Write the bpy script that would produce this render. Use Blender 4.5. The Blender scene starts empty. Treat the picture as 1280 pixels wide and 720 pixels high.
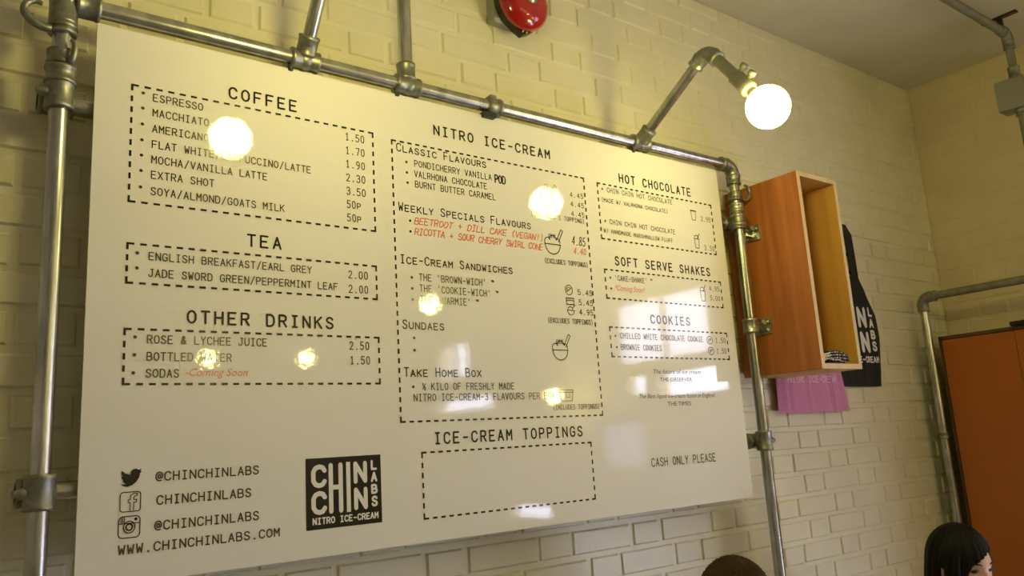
import bpy, math, random
from mathutils import Vector, Matrix, Quaternion
random.seed(7)
C = bpy.context.scene
COL = C.collection
PI = math.pi
V = Vector

# ------------------------------------------------------------------ camera, world, exposure
cd = bpy.data.cameras.new('camera'); cam = bpy.data.objects.new('camera', cd); COL.objects.link(cam)
cd.lens = 28.4314; cd.sensor_width = 36.0; cd.clip_start = 0.02
_r = V((0.79939048, -0.59775653, -0.06051441)); _d = V((0.06848254, 0.19071848, -0.97925308)); _f = V((0.59689614, 0.77866141, 0.19339442))
M = Matrix.Identity(4)
for i in range(3):
    M[i][0] = _r[i]; M[i][1] = -_d[i]; M[i][2] = -_f[i]
M[0][3], M[1][3], M[2][3] = -0.2559557, -1.5879746, 1.4818824
cam.matrix_world = M
C.camera = cam
W = bpy.data.worlds.new('sky'); C.world = W; W.use_nodes = True
W.node_tree.nodes['Background'].inputs[0].default_value = (0.85, 0.86, 1.15, 1)
W.node_tree.nodes['Background'].inputs[1].default_value = 12.0
C.view_settings.view_transform = 'Standard'; C.view_settings.look = 'None'
C.view_settings.exposure = 0.0; C.view_settings.gamma = 1.0
C.view_settings.use_curve_mapping = False
BULB = (1.0, 0.875, 0.26); BULB_POWER = 64.0          # radiance of the globes
PENDANT_POWER = 88.0

# ------------------------------------------------------------------ materials
def new_mat(name):
    m = bpy.data.materials.new(name); m.use_nodes = True
    return m, m.node_tree, m.node_tree.nodes['Principled BSDF']
def ramp(nt, fac, a, b, p0=0.3, p1=0.7):
    r = nt.nodes.new('ShaderNodeValToRGB'); nt.links.new(fac, r.inputs[0])
    r.color_ramp.elements[0].position = p0; r.color_ramp.elements[1].position = p1
    r.color_ramp.elements[0].color = (*a, 1); r.color_ramp.elements[1].color = (*b, 1)
    return r.outputs[0]
def noise(nt, scale, detail=3, stretch=None):
    tc = nt.nodes.new('ShaderNodeTexCoord'); n = nt.nodes.new('ShaderNodeTexNoise')
    n.inputs['Scale'].default_value = scale; n.inputs['Detail'].default_value = detail
    src = tc.outputs['Object']
    if stretch:
        mp = nt.nodes.new('ShaderNodeMapping'); mp.inputs['Scale'].default_value = stretch
        nt.links.new(src, mp.inputs[0]); src = mp.outputs[0]
    nt.links.new(src, n.inputs['Vector'])
    return n.outputs[0]
def bump(nt, bs, h, strength, dist):
    b = nt.nodes.new('ShaderNodeBump'); b.inputs['Strength'].default_value = strength; b.inputs['Distance'].default_value = dist
    nt.links.new(h, b.inputs['Height']); nt.links.new(b.outputs[0], bs.inputs['Normal'])
def mat(name, col, rough=0.5, metal=0.0, col2=None, nscale=20, stretch=None, bumps=None, spec=0.5, p=(0.3, 0.7), coat=0):
    m, nt, bs = new_mat(name)
    bs.inputs['Base Color'].default_value = (*col, 1); bs.inputs['Roughness'].default_value = rough
    bs.inputs['Metallic'].default_value = metal; bs.inputs['Specular IOR Level'].default_value = spec
    bs.inputs['Coat Weight'].default_value = coat
    if col2:
        nt.links.new(ramp(nt, noise(nt, nscale, 4, stretch), col, col2, *p), bs.inputs['Base Color'])
    if bumps:
        bump(nt, bs, noise(nt, bumps[0], 4, bumps[3] if len(bumps) > 3 else None), bumps[1], bumps[2])
    return m
def emit(name, col, power):
    m, nt, bs = new_mat(name)
    bs.inputs['Base Color'].default_value = (0.9, 0.9, 0.9, 1)
    bs.inputs['Emission Color'].default_value = (*col, 1); bs.inputs['Emission Strength'].default_value = power
    return m

WALL = mat('cream_painted_brick', (0.70, 0.655, 0.465), 0.42, col2=(0.75, 0.70, 0.505), nscale=9, bumps=(70, 0.35, 0.003))
WALL2 = mat('yellowed_painted_brick', (0.68, 0.575, 0.345), 0.5, col2=(0.74, 0.63, 0.39), nscale=7, bumps=(70, 0.35, 0.003))
PLASTER = mat('ceiling_plaster', (0.60, 0.56, 0.45), 0.8, col2=(0.66, 0.62, 0.50), nscale=3, bumps=(25, 0.3, 0.004))
ROOMWALL = mat('room_wall_paint', (0.62, 0.56, 0.44), 0.7, col2=(0.66, 0.60, 0.48), nscale=2)
FLOOR = mat('concrete_floor', (0.22, 0.21, 0.19), 0.45, col2=(0.32, 0.30, 0.27), nscale=4)
BOARD = mat('glossy_white_board', (0.80, 0.77, 0.69), 0.012, bumps=(95, 0.065, 0.0010), spec=0.62)
INK = mat('black_vinyl', (0.018, 0.017, 0.015), 0.12, spec=0.5)
INKTHIN = mat('grey_black_print', (0.075, 0.068, 0.05), 0.12, spec=0.5)
RED = mat('red_marker_ink', (0.80, 0.24, 0.16), 0.15)
INKWHITE = mat('white_print', (0.78, 0.75, 0.68), 0.2)
GALV = mat('galvanised_steel', (0.34, 0.345, 0.32), 0.27, 0.95, col2=(0.60, 0.60, 0.56), nscale=40, stretch=(1, 1, 0.25), bumps=(120, 0.15, 0.001))
CAST = mat('cast_iron_fitting', (0.20, 0.20, 0.17), 0.42, 0.85, col2=(0.33, 0.33, 0.29), nscale=60, bumps=(220, 0.35, 0.001))
DARKMETAL = mat('dark_steel', (0.05, 0.05, 0.045), 0.45, 0.6, bumps=(200, 0.2, 0.001))
ZINC = mat('zinc_plate', (0.42, 0.42, 0.36), 0.33, 0.9, col2=(0.55, 0.55, 0.48), nscale=60)
PIPEGREY = mat('painted_conduit', (0.20, 0.20, 0.16), 0.45, 0.4, col2=(0.28, 0.27, 0.22), nscale=30)
BOXGREY = mat('grey_conduit_box', (0.30, 0.30, 0.24), 0.5, 0.2)
WOOD = mat('orange_brown_wood', (0.30, 0.085, 0.016), 0.45, col2=(0.47, 0.155, 0.035), nscale=5, stretch=(6, 6, 0.45), bumps=(60, 0.12, 0.001, (4, 4, 0.2)))
WOODIN = mat('honey_wood_inside', (0.56, 0.30, 0.06), 0.5, col2=(0.66, 0.37, 0.085), nscale=5, stretch=(6, 6, 0.4))
PLY = mat('pale_plywood_edge', (0.62, 0.45, 0.22), 0.55, col2=(0.72, 0.55, 0.30), nscale=30, stretch=(1, 1, 0.2))
REDGLOSS = mat('red_bell_enamel', (0.36, 0.008, 0.012), 0.16, spec=0.6, coat=0.4)
BLACK = mat('black_plastic', (0.012, 0.012, 0.011), 0.35)
BAGBLACK = mat('black_cotton', (0.008, 0.008, 0.009), 0.85, bumps=(300, 0.3, 0.001))
BAGLINING = mat('grey_green_lining', (0.11, 0.12, 0.09), 0.9, bumps=(300, 0.3, 0.001))
BAGPINK = mat('pink_cotton', (0.56, 0.20, 0.36), 0.8, col2=(0.60, 0.225, 0.39), nscale=6, bumps=(300, 0.3, 0.001))
BAGINK = mat('pale_pink_print', (0.70, 0.42, 0.52), 0.8)
COTWHITE = mat('white_cotton_print', (0.75, 0.73, 0.70), 0.8)
ORANGE = mat('orange_laminate', (0.40, 0.105, 0.008), 0.4, col2=(0.43, 0.118, 0.010), nscale=3)
EDGEBROWN = mat('dark_brown_edging', (0.085, 0.045, 0.018), 0.5)
GLOBE = emit('lit_globe', BULB, BULB_POWER)
PENDGLOBE = emit('lit_pendant_globe', BULB, PENDANT_POWER)
BRASS = mat('brass_socket', (0.42, 0.36, 0.20), 0.35, 0.9)
SKIN = mat('light_skin', (0.62, 0.37, 0.26), 0.5, col2=(0.66, 0.41, 0.30), nscale=10)
LIPS = mat('lips', (0.45, 0.14, 0.12), 0.4)
HAIRBLACK = mat('black_hair', (0.004, 0.004, 0.0045), 0.5, spec=0.16, col2=(0.008, 0.0075, 0.007), nscale=60, stretch=(1, 1, 0.1), bumps=(90, 0.35, 0.002, (1, 1, 0.08)))
HAIRBROWN = mat('brown_hair', (0.022, 0.012, 0.007), 0.6, spec=0.15, col2=(0.066, 0.034, 0.018), nscale=60, stretch=(1, 0.3, 0.3), bumps=(140, 0.6, 0.003, (1, 0.2, 0.2)))
EYE = mat('dark_eye', (0.02, 0.012, 0.01), 0.2)
CLOTHDARK = mat('dark_shirt', (0.03, 0.032, 0.04), 0.8)
CLOTHGREY = mat('grey_jumper', (0.14, 0.14, 0.15), 0.85)
DENIM = mat('denim', (0.05, 0.07, 0.12), 0.85)
SHOE = mat('shoe_leather', (0.03, 0.025, 0.02), 0.5)
BENCHWOOD = mat('bench_wood', (0.30, 0.17, 0.08), 0.5, col2=(0.38, 0.22, 0.11), nscale=6, stretch=(0.5, 6, 6))
FRAMEWHITE = mat('window_frame_paint', (0.55, 0.53, 0.48), 0.5)
_m, _nt, _bs = new_mat('window_glass')
_nt.nodes.remove(_bs)
_t = _nt.nodes.new('ShaderNodeBsdfTransparent'); _g = _nt.nodes.new('ShaderNodeBsdfGlossy'); _g.inputs['Roughness'].default_value = 0.02
_x = _nt.nodes.new('ShaderNodeMixShader'); _x.inputs[0].default_value = 0.06
_nt.links.new(_t.outputs[0], _x.inputs[1]); _nt.links.new(_g.outputs[0], _x.inputs[2]); _nt.links.new(_x.outputs[0], _nt.nodes['Material Output'].inputs[0])
GLASS = _m
_m, _nt, _bs = new_mat('frosted_glass')
_nt.nodes.remove(_bs)
_t = _nt.nodes.new('ShaderNodeBsdfTranslucent'); _t.inputs[0].default_value = (0.90, 0.88, 0.90, 1)
_nt.links.new(_t.outputs[0], _nt.nodes['Material Output'].inputs[0])
FROST = _m
FROSTDARK = FROST.copy(); FROSTDARK.name = 'dull_frosted_glass'
[n for n in FROSTDARK.node_tree.nodes if n.type == 'BSDF_TRANSLUCENT'][0].inputs[0].default_value = (0.42, 0.41, 0.44, 1)

# ------------------------------------------------------------------ mesh builder
class MB:
    def __init__(s): s.v = []; s.f = []; s.sm = []
    def add(s, vs, fs, smooth=False):
        o = len(s.v); s.v += [V(p) for p in vs]
        for f in fs: s.f.append([i + o for i in f]); s.sm.append(smooth)
        return s
    def box(s, a, b):
        x0, y0, z0 = a; x1, y1, z1 = b
        return s.add([(x0,y0,z0),(x1,y0,z0),(x1,y1,z0),(x0,y1,z0),(x0,y0,z1),(x1,y0,z1),(x1,y1,z1),(x0,y1,z1)],
              [(0,3,2,1),(4,5,6,7),(0,1,5,4),(1,2,6,5),(2,3,7,6),(3,0,4,7)])
    def bbox(s, a, b, c=0.002):                         # box with chamfered edges
        x0, y0, z0 = a; x1, y1, z1 = b
        ring = lambda i: [(x0+i,y0+i),(x1-i,y0+i),(x1-i,y1-i),(x0+i,y1-i)]
        levels = [(z0, c), (z0 + c, 0), (z1 - c, 0), (z1, c)]
        vs = []; fs = []
        for z, i in levels: vs += [(x, y, z) for x, y in ring(i)]
        for k in range(3):
            for j in range(4):
                fs.append((k*4+j, k*4+(j+1) % 4, k*4+4+(j+1) % 4, k*4+4+j))
        fs += [(3,2,1,0), (12,13,14,15)]
        return s.add(vs, fs)
    def rev(s, p, axis, prof, n=20, smooth=True, caps=True):   # profile [(along, radius)...] round an axis
        p = V(p); a = V(axis).normalized()
        u = a.orthogonal().normalized(); w = a.cross(u)
        vs = []; fs = []; m = len(prof)
        for t, r in prof:
            for k in range(n):
                an = 2*PI*k/n; vs.append(p + a*t + (u*math.cos(an) + w*math.sin(an))*max(r, 1e-5))
        for i in range(m-1):
            for k in range(n):
                fs.append((i*n+k, i*n+(k+1) % n, (i+1)*n+(k+1) % n, (i+1)*n+k))
        s.add(vs, fs, smooth)
        if caps:
            s.add([vs[k] for k in range(n)], [tuple(range(n))[::-1]])
            s.add([vs[(m-1)*n+k] for k in range(n)], [tuple(range(n))])
        return s
    def cyl(s, a, b, r, n=20):
        a = V(a); b = V(b); L = (b-a).length
        return s.rev(a, b-a, [(0, r), (L, r)], n)
    def collar(s, a, b, r, n=24, lip=0.0014):          # sleeve with beaded ends
        a = V(a); b = V(b); L = (b-a).length; e = min(0.007, L*0.25)
        return s.rev(a, b-a, [(0, r-0.002), (0.001, r+lip), (e, r+lip), (e+0.002, r), (L-e-0.002, r), (L-e, r+lip), (L-0.001, r+lip), (L, r-0.002)], n)
    def path(s, pts, r, n=14, smooth=True):             # tube along points; r number or list
        pts = [V(p) for p in pts]; m = len(pts)
        rs = r if isinstance(r, (list, tuple)) else [r]*m
        vs = []; fs = []; up = None
        for i, p in enumerate(pts):
            t = (pts[min(i+1, m-1)] - pts[max(i-1, 0)]).normalized()
            if up is None: up = t.orthogonal().normalized()
            up = (up - t*up.dot(t)).normalized(); w = t.cross(up)
            for k in range(n):
                an = 2*PI*k/n; vs.append(p + (up*math.cos(an) + w*math.sin(an))*rs[i])
        for i in range(m-1):
            for k in range(n):
                fs.append((i*n+k, i*n+(k+1) % n, (i+1)*n+(k+1) % n, (i+1)*n+k))
        s.add(vs, fs, smooth)
        s.add([vs[k] for k in range(n)], [tuple(range(n))[::-1]]); s.add([vs[(m-1)*n+k] for k in range(n)], [tuple(range(n))])
        return s
    def ball(s, c, r, nu=24, nv=14, rot=None):
        c = V(c); r = (r, r, r) if not isinstance(r, (tuple, list)) else r
        vs = []; fs = []
        for i in range(nv+1):
            th = PI*i/nv
            for k in range(nu):
                ph = 2*PI*k/nu
                d = V((math.sin(th)*math.cos(ph)*r[0], math.sin(th)*math.sin(ph)*r[1], math.cos(th)*r[2]))
                vs.append(c + (rot @ d if rot else d))
        for i in range(nv):
            for k in range(nu):
                fs.append((i*nu+k, (i+1)*nu+k, (i+1)*nu+(k+1) % nu, i*nu+(k+1) % nu))
        return s.add(vs, fs, True)
    def grid(s, fn, nu, nv, smooth=True, closed=False):
        vs = [fn(i/nu, j/nv) for j in range(nv+1) for i in range(nu+1)]
        fs = [(j*(nu+1)+i, j*(nu+1)+i+1, (j+1)*(nu+1)+i+1, (j+1)*(nu+1)+i) for j in range(nv) for i in range(nu)]
        return s.add(vs, fs, smooth)
    def poly(s, pts):
        return s.add(pts, [tuple(range(len(pts)))])

ORG = {}
def link(o): COL.objects.link(o); return o
def root(name, loc, label, cat, group=None):
    o = bpy.data.objects.new(name, None); link(o); o.location = loc; o.empty_display_size = 0.05
    o['label'] = label; o['category'] = cat
    if group: o['group'] = group
    ORG[o.name] = V(loc)
    return o
def obj(name, mb, m, parent=None, org=None, label=None, cat=None, group=None, kind=None):
    o0 = ORG[parent.name] if parent else V(org or (0, 0, 0))
    me = bpy.data.meshes.new(name)
    me.from_pydata([tuple(p - o0) for p in mb.v], [], mb.f); me.update()
    me.polygons.foreach_set('use_smooth', mb.sm)
    me.materials.append(m)
    o = bpy.data.objects.new(name, me); link(o)
    if parent: o.parent = parent
    else: o.location = o0
    ORG[o.name] = o0
    if label: o['label'] = label
    if cat: o['category'] = cat
    if group: o['group'] = group
    if kind: o['kind'] = kind
    return o
def struct(name, mb, m, parent=None): return obj(name, mb, m, parent, kind='structure')

# ------------------------------------------------------------------ room shell
XL, XR, YB, YF, ZC = -2.6, 3.521, 0.12, -5.4, 3.049
def flemish(rects_skip, u0, u1, z0, z1, place, phase, course=0.0755, zoff=0.0515, relief=0.007):
    """painted Flemish-bond bricks: each a low pillow standing 5 mm proud of the mortar"""
    mb = MB(); n = int((z1 - zoff)/course) + 1
    for k in range(n):
        za, zb = zoff + k*course + 0.0055, zoff + (k+1)*course - 0.0055
        if zb > z1 + 0.03 or za < z0: continue
        zb = min(zb, z1)
        u = u0 - 0.34 - ((u0 - phase - (0 if k % 2 else 0.17)) % 0.34); head = True
        while u < u1:
            L = 0.115 if head else 0.225
            a, b = max(u + 0.005 + random.uniform(-.003, .003), u0), min(u + L - 0.005 + random.uniform(-.003, .003), u1)
            u += L; head = not head
            if b - a < 0.02: continue
            if any(r[0] - .01 < b and r[1] + .01 > a and r[2] - .01 < zb and r[3] + .01 > za for r in rects_skip): continue
            i = 0.0055; j = lambda: random.uniform(-0.0012, 0.0012)
            dp = random.uniform(-0.0012, 0.0008)*relief/.007
            zz = random.uniform(-.0015, .0015)
            outer = [(a, za+zz), (b, za+zz), (b, zb+zz), (a, zb+zz)]
            inner = [(a+i+j(), za+zz+i+j()), (b-i+j(), za+zz+i+j()), (b-i+j(), zb+zz-i+j()), (a+i+j(), zb+zz-i+j())]
            mb.add([place(p[0], p[1], relief) for p in outer] + [place(p[0], p[1], 0.0 - dp) for p in inner],
                   [(4,5,6,7), (0,1,5,4), (1,2,6,5), (2,3,7,6), (3,0,4,7)])
    return mb
def slab(mb, u0, u1, z0, z1, holes, place, d0, d1):
    us = sorted({u0, u1, *[h[0] for h in holes], *[h[1] for h in holes]})
    zs = sorted({z0, z1, *[h[2] for h in holes], *[h[3] for h in holes]})
    for i in range(len(us)-1):
        for j in range(len(zs)-1):
            cu, cz = (us[i]+us[i+1])/2, (zs[j]+zs[j+1])/2
            if any(h[0] < cu < h[1] and h[2] < cz < h[3] for h in holes): continue
            a, b = place(us[i], zs[j], d0), place(us[i+1], zs[j+1], d1)
            mb.box([min(a[q], b[q]) for q in range(3)], [max(a[q], b[q]) for q in range(3)])
    return mb
pb = lambda u, z, d: (u, YB + d, z)
mb = flemish([], XL, XR, 0.0, ZC, pb, 0.068)
mb.box((XL - 0.2, YB + 0.0055, 0), (XR + 0.2, YB + 0.22, ZC))
struct('wall_back', mb, WALL)
# the right wall carries the shop windows and one added opening (daylight comes in through them)
HOLES = [(-2.26, -1.47, 1.955, 2.38), (-2.24, -2.02, 1.755, 1.90), (-1.95, -1.38, 1.72, 1.90), (-2.50, -2.07, 1.29, 1.62),
         (-4.52, -4.02, 2.08, 2.40), (-4.6, -3.7, 1.80, 1.93), (-3.62, -3.05, 0.95, 1.07), (-3.42, -3.28, 1.12, 1.22), (-3.1, -1.25, 0.12, 0.82)]  # last, low opening is unseen, added only for fill daylight
pr = lambda u, z, d: (XR + d, u, z)
mb = flemish(HOLES, YF, YB, 0.0, ZC, pr, 0.19, zoff=0.030, relief=0.0028)
slab(mb, YF, YB + 0.2, 0, ZC, HOLES, pr, 0.0020, 0.16)
struct('wall_right', mb, WALL2)
for n, h in enumerate(HOLES):
    w = MB(); t = 0.018
    for a, b in (((h[0], h[2]), (h[1], h[2]+t)), ((h[0], h[3]-t), (h[1], h[3])), ((h[0], h[2]+t), (h[0]+t, h[3]-t)), ((h[1]-t, h[2]+t), (h[1], h[3]-t))):
        w.box((XR + 0.03, a[0], a[1]), (XR + 0.08, b[0], b[1]))
    if n == 4: w.box((XR + 0.03, -4.29, h[2]+t), (XR + 0.08, -4.265, h[3]-t))
    if n == 0: w.box((XR + 0.03, -1.86, h[2]+t), (XR + 0.08, -1.84, h[3]-t))
    wf = struct('window_%d' % (n+1), w, FRAMEWHITE)  # the last frame belongs to the added low opening
    g = MB().box((XR + 0.05, h[0]+t, h[2]+t), (XR + 0.056, h[1]-t, h[3]-t))
    struct('window_pane', g, {0: FROST, 3: FROSTDARK}.get(n, GLASS), wf)
struct('wall_left', MB().box((XL - 0.15, YF, 0), (XL, YB + 0.2, ZC)), ROOMWALL)
struct('wall_front', MB().box((XL - 0.15, YF - 0.15, 0), (XR + 0.15, YF, ZC)), ROOMWALL)
struct('floor', MB().box((XL - 0.15, YF - 0.15, -0.1), (XR + 0.2, YB + 0.22, 0)), FLOOR)
struct('ceiling', MB().box((XL - 0.15, YF - 0.15, ZC), (XR + 0.2, YB + 0.22, ZC + 0.12)), PLASTER)

# ------------------------------------------------------------------ menu board
GAP = 0.0007
GL = {
'A': [[(0,0),(2,6),(4,0)],[(.7,2),(3.3,2)]], 'B': [[(0,3.1),(2.7,3.1),(3.6,3.8),(3.6,5.3),(2.7,6),(0,6),(0,0),(2.9,0),(4,.8),(4,2.3),(2.7,3.1)]],
'C': [[(4,4.7),(3.3,5.7),(2.1,6),(.8,5.6),(0,4.4),(0,1.6),(.8,.4),(2.1,0),(3.3,.3),(4,1.3)]], 'D': [[(0,0),(0,6),(2.2,6),(3.5,5.3),(4,4),(4,2),(3.5,.7),(2.2,0),(0,0)]],
'E': [[(3.8,0),(0,0),(0,6),(3.8,6)],[(0,3.1),(3.1,3.1)]], 'F': [[(0,0),(0,6),(3.8,6)],[(0,3.1),(3.1,3.1)]],
'G': [[(4,4.7),(3.3,5.7),(2.1,6),(.8,5.6),(0,4.4),(0,1.6),(.8,.4),(2.1,0),(3.3,.3),(4,1.2),(4,2.8),(2.3,2.8)]], 'H': [[(0,0),(0,6)],[(4,0),(4,6)],[(0,3.1),(4,3.1)]],
'I': [[(.7,6),(3.3,6)],[(2,6),(2,0)],[(.7,0),(3.3,0)]], 'J': [[(1.6,6),(3.8,6)],[(3.1,6),(3.1,1.3),(2.4,.2),(1.2,0),(.2,.6),(0,1.5)]],
'K': [[(0,0),(0,6)],[(3.9,6),(0,2.5)],[(1.3,3.7),(4,0)]], 'L': [[(.2,6),(.2,0),(3.9,0)]], 'M': [[(0,0),(0,6),(2,2.6),(4,6),(4,0)]], 'N': [[(0,0),(0,6),(4,0),(4,6)]],
'O': [[(2,6),(.8,5.5),(0,4.2),(0,1.8),(.8,.5),(2,0),(3.2,.5),(4,1.8),(4,4.2),(3.2,5.5),(2,6)]], 'P': [[(0,0),(0,6),(2.7,6),(3.8,5.3),(3.8,3.6),(2.7,2.8),(0,2.8)]],
'Q': [[(2,6),(.8,5.5),(0,4.2),(0,1.8),(.8,.5),(2,0),(3.2,.5),(4,1.8),(4,4.2),(3.2,5.5),(2,6)],[(2.4,1.6),(4.1,-.4)]], 'R': [[(0,0),(0,6),(2.7,6),(3.8,5.3),(3.8,3.7),(2.7,2.9),(0,2.9)],[(2,2.9),(4,0)]],
'S': [[(3.8,4.9),(3.1,5.8),(1.9,6),(.7,5.6),(.2,4.7),(.7,3.6),(2,3.1),(3.4,2.5),(4,1.5),(3.4,.4),(2.1,0),(.8,.2),(0,1.2)]], 'T': [[(0,6),(4,6)],[(2,6),(2,0)]],
'U': [[(0,6),(0,1.6),(.8,.4),(2,0),(3.2,.4),(4,1.6),(4,6)]], 'V': [[(0,6),(2,0),(4,6)]], 'W': [[(0,6),(.8,0),(2,3.8),(3.2,0),(4,6)]], 'X': [[(0,0),(4,6)],[(0,6),(4,0)]],
'Y': [[(0,6),(2,3),(4,6)],[(2,3),(2,0)]], 'Z': [[(0,6),(4,6),(0,0),(4,0)]],
'0': [[(2,6),(.8,5.5),(.3,4.2),(.3,1.8),(.8,.5),(2,0),(3.2,.5),(3.7,1.8),(3.7,4.2),(3.2,5.5),(2,6)]], '1': [[(.8,4.8),(2,6),(2,0)],[(.8,0),(3.2,0)]],
'2': [[(.2,4.7),(.9,5.7),(2.1,6),(3.3,5.5),(3.7,4.4),(3,3),(.1,0),(3.9,0)]], '3': [[(.3,5.2),(1.2,6),(2.6,6),(3.5,5.3),(3.5,4),(2.5,3.2),(1.5,3.2)],[(2.5,3.2),(3.8,2.3),(3.8,1),(2.8,0),(1.2,0),(.2,.9)]],
'4': [[(2.9,0),(2.9,6),(0,1.8),(4,1.8)]], '5': [[(3.6,6),(.6,6),(.4,3.3),(2,3.8),(3.4,3.2),(3.8,2),(3.3,.6),(2,0),(.9,.1),(.1,.9)]], '7': [[(.2,6),(3.8,6),(1.6,0)]],
'8': [[(2,3.2),(.7,3.9),(.5,5),(1.2,5.9),(2.8,5.9),(3.5,5),(3.3,3.9),(2,3.2),(.4,2.4),(.1,1.2),(1,.1),(3,.1),(3.9,1.2),(3.6,2.4),(2,3.2)]],
'9': [[(3.6,3.6),(2.8,2.8),(1.4,2.8),(.4,3.7),(.4,5),(1.3,6),(2.7,6),(3.6,5),(3.6,2),(2.6,.3),(1,0)]],
'.': [[(1.7,0),(2.2,0),(2.2,.4),(1.7,.4),(1.7,0)]], '-': [[(.5,2.8),(3.5,2.8)]], '/': [[(.3,-.6),(3.7,6.5)]], "'": [[(2,6.2),(1.6,4.6)]], '+': [[(.3,2.8),(3.7,2.8)],[(2,1),(2,4.6)]], '!': [[(2,6),(2,1.8)],[(2,.3),(2,0)]],
'&': [[(4,0),(1,4.2),(1,5.4),(1.9,6),(2.8,5.4),(2.8,4.3),(.3,2.2),(.2,.9),(1.2,0),(2.4,.2),(3.7,2.4)]], '(': [[(3,6.8),(1.8,5),(1.6,3),(1.8,1),(3,-.8)]], ')': [[(1,6.8),(2.2,5),(2.4,3),(2.2,1),(1,-.8)]],
'@': [[(2.9,2.2),(2.3,1.6),(1.5,1.8),(1.2,3),(1.6,4.1),(2.4,4.3),(2.9,3.8),(2.9,2.2),(3.5,1.7),(4.2,2.4),(4.2,4.3),(3.3,5.7),(1.9,6),(.5,5.3),(-.2,3.6),(-.2,2),(.6,.5),(2,-.1),(3.4,.2)]],
'~': [[(.2,5.9),(1.8,5.9)],[(1,5.9),(1,4.4)],[(2.3,4.4),(2.3,5.9),(3.1,5),(3.9,5.9),(3.9,4.4)]],   # trade mark sign
'%': [[(.2,5.2),(.9,6),(.9,3.4)],[(.2,.6),(3.8,5.4)],[(2.6,2),(3.3,2.5),(3.8,2),(2.6,0),(4,0)]],   # one half
'*': [[(.6,1.4),(3.4,4.4)],[(.6,4.4),(3.4,1.4)],[(2,.9),(2,4.9)]], ' ': []}
LAY = [0]
class Flat:
    """flat lettering lying on a vertical face: u to the right, z up, at depth y"""
    def __init__(s, y=-GAP, place=None): s.mb = MB(); s.y = y; s.pl = place or (lambda u, z: (u, s.y, z))
    def P(s, u, z):
        p = s.pl(u, z); return (p[0], p[1] - LAY[0]*4e-6, p[2])
    def nxt(s): LAY[0] = (LAY[0] + 1) % 60
    def stroke(s, pts, t):
        pts = [V((p[0], p[1])) for p in pts]
        for a, b in zip(pts, pts[1:]):
            d = b - a
            if d.length < 1e-7: continue
            n = V((-d.y, d.x)).normalized()*t/2
            s.nxt(); s.mb.add([s.P(*(a+n)), s.P(*(b+n)), s.P(*(b-n)), s.P(*(a-n))], [(3,2,1,0)])
        for p in pts: s.dot(p, t/2, 8)
    def dot(s, p, r, n=10):
        s.nxt(); s.mb.poly([s.P(p[0] + r*math.cos(2*PI*k/n), p[1] + r*math.sin(2*PI*k/n)) for k in range(n)])
    def rect(s, x0, z0, x1, z1): s.nxt(); s.mb.poly([s.P(x0,z0), s.P(x1,z0), s.P(x1,z1), s.P(x0,z1)])
    def fill(s, pts): s.nxt(); s.mb.poly([s.P(*p) for p in pts])
    def glyph(s, ch, x, z, w, h, t, slant=0.0, jit=0.0):
        j = lambda: random.uniform(-jit, jit)
        for st in GL.get(ch, []):
            s.stroke([(x + p[0]/4*w + slant*p[1]/6*h + j(), z + p[1]/6*h + j()) for p in st], t)
    def text(s, txt, x0, x1, z, cap, t, wf=0.66, small=0.76, slant=0.0, jit=0.0):
        """monospaced capitals; lower-case input is drawn as small capitals"""
        n = len(txt); pitch = (x1 - x0)/(n - 1 + wf)
        for k, ch in enumerate(txt):
            h = cap*(small if ch.islower() else 1.0)
            s.glyph(ch.upper(), x0 + k*pitch, z + (random.uniform(-jit, jit)), pitch*wf, h, t, slant, jit)
    def arc(s, c, rx, rz, a0, a1, t, n=14):
        s.stroke([(c[0] + rx*math.cos(math.radians(a0 + (a1-a0)*k/n)), c[1] + rz*math.sin(math.radians(a0 + (a1-a0)*k/n))) for k in range(n+1)], t)
    def dashed(s, x0, z0, x1, z1, pitch=0.0215, on=0.0118, t=0.0042):
        for (ax, az, bx, bz) in ((x0,z1,x1,z1), (x0,z0,x1,z0), (x0,z0,x0,z1), (x1,z0,x1,z1)):
            L = math.hypot(bx-ax, bz-az); n = max(2, round((L - on)/pitch)); st = (L - on)/n
            for k in range(n+1):
                a = k*st/L; b = (k*st+on)/L
                if ax == bx: s.rect(ax-t/2, az+(bz-az)*a - (t/2 if k == 0 else 0), ax+t/2, az+(bz-az)*b + (t/2 if k == n else 0))
                else: s.rect(ax+(bx-ax)*a, az-t/2, ax+(bx-ax)*b, az+t/2)
    def done(s, name, m, parent, label=None): return obj(name, s.mb, m, parent, label=label)

BW, B0, B1 = 1.8306, 1.29, 2.33
board = root('menu_board', (BW/2, 0.0, B0), 'big glossy white menu board printed with dashed price lists, fixed inside the pipe frame', 'menu board')
pm = MB().bbox((0, 0, B0), (BW, 0.006, B1), 0.0012)
obj('panel', pm, BOARD, board)

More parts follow.
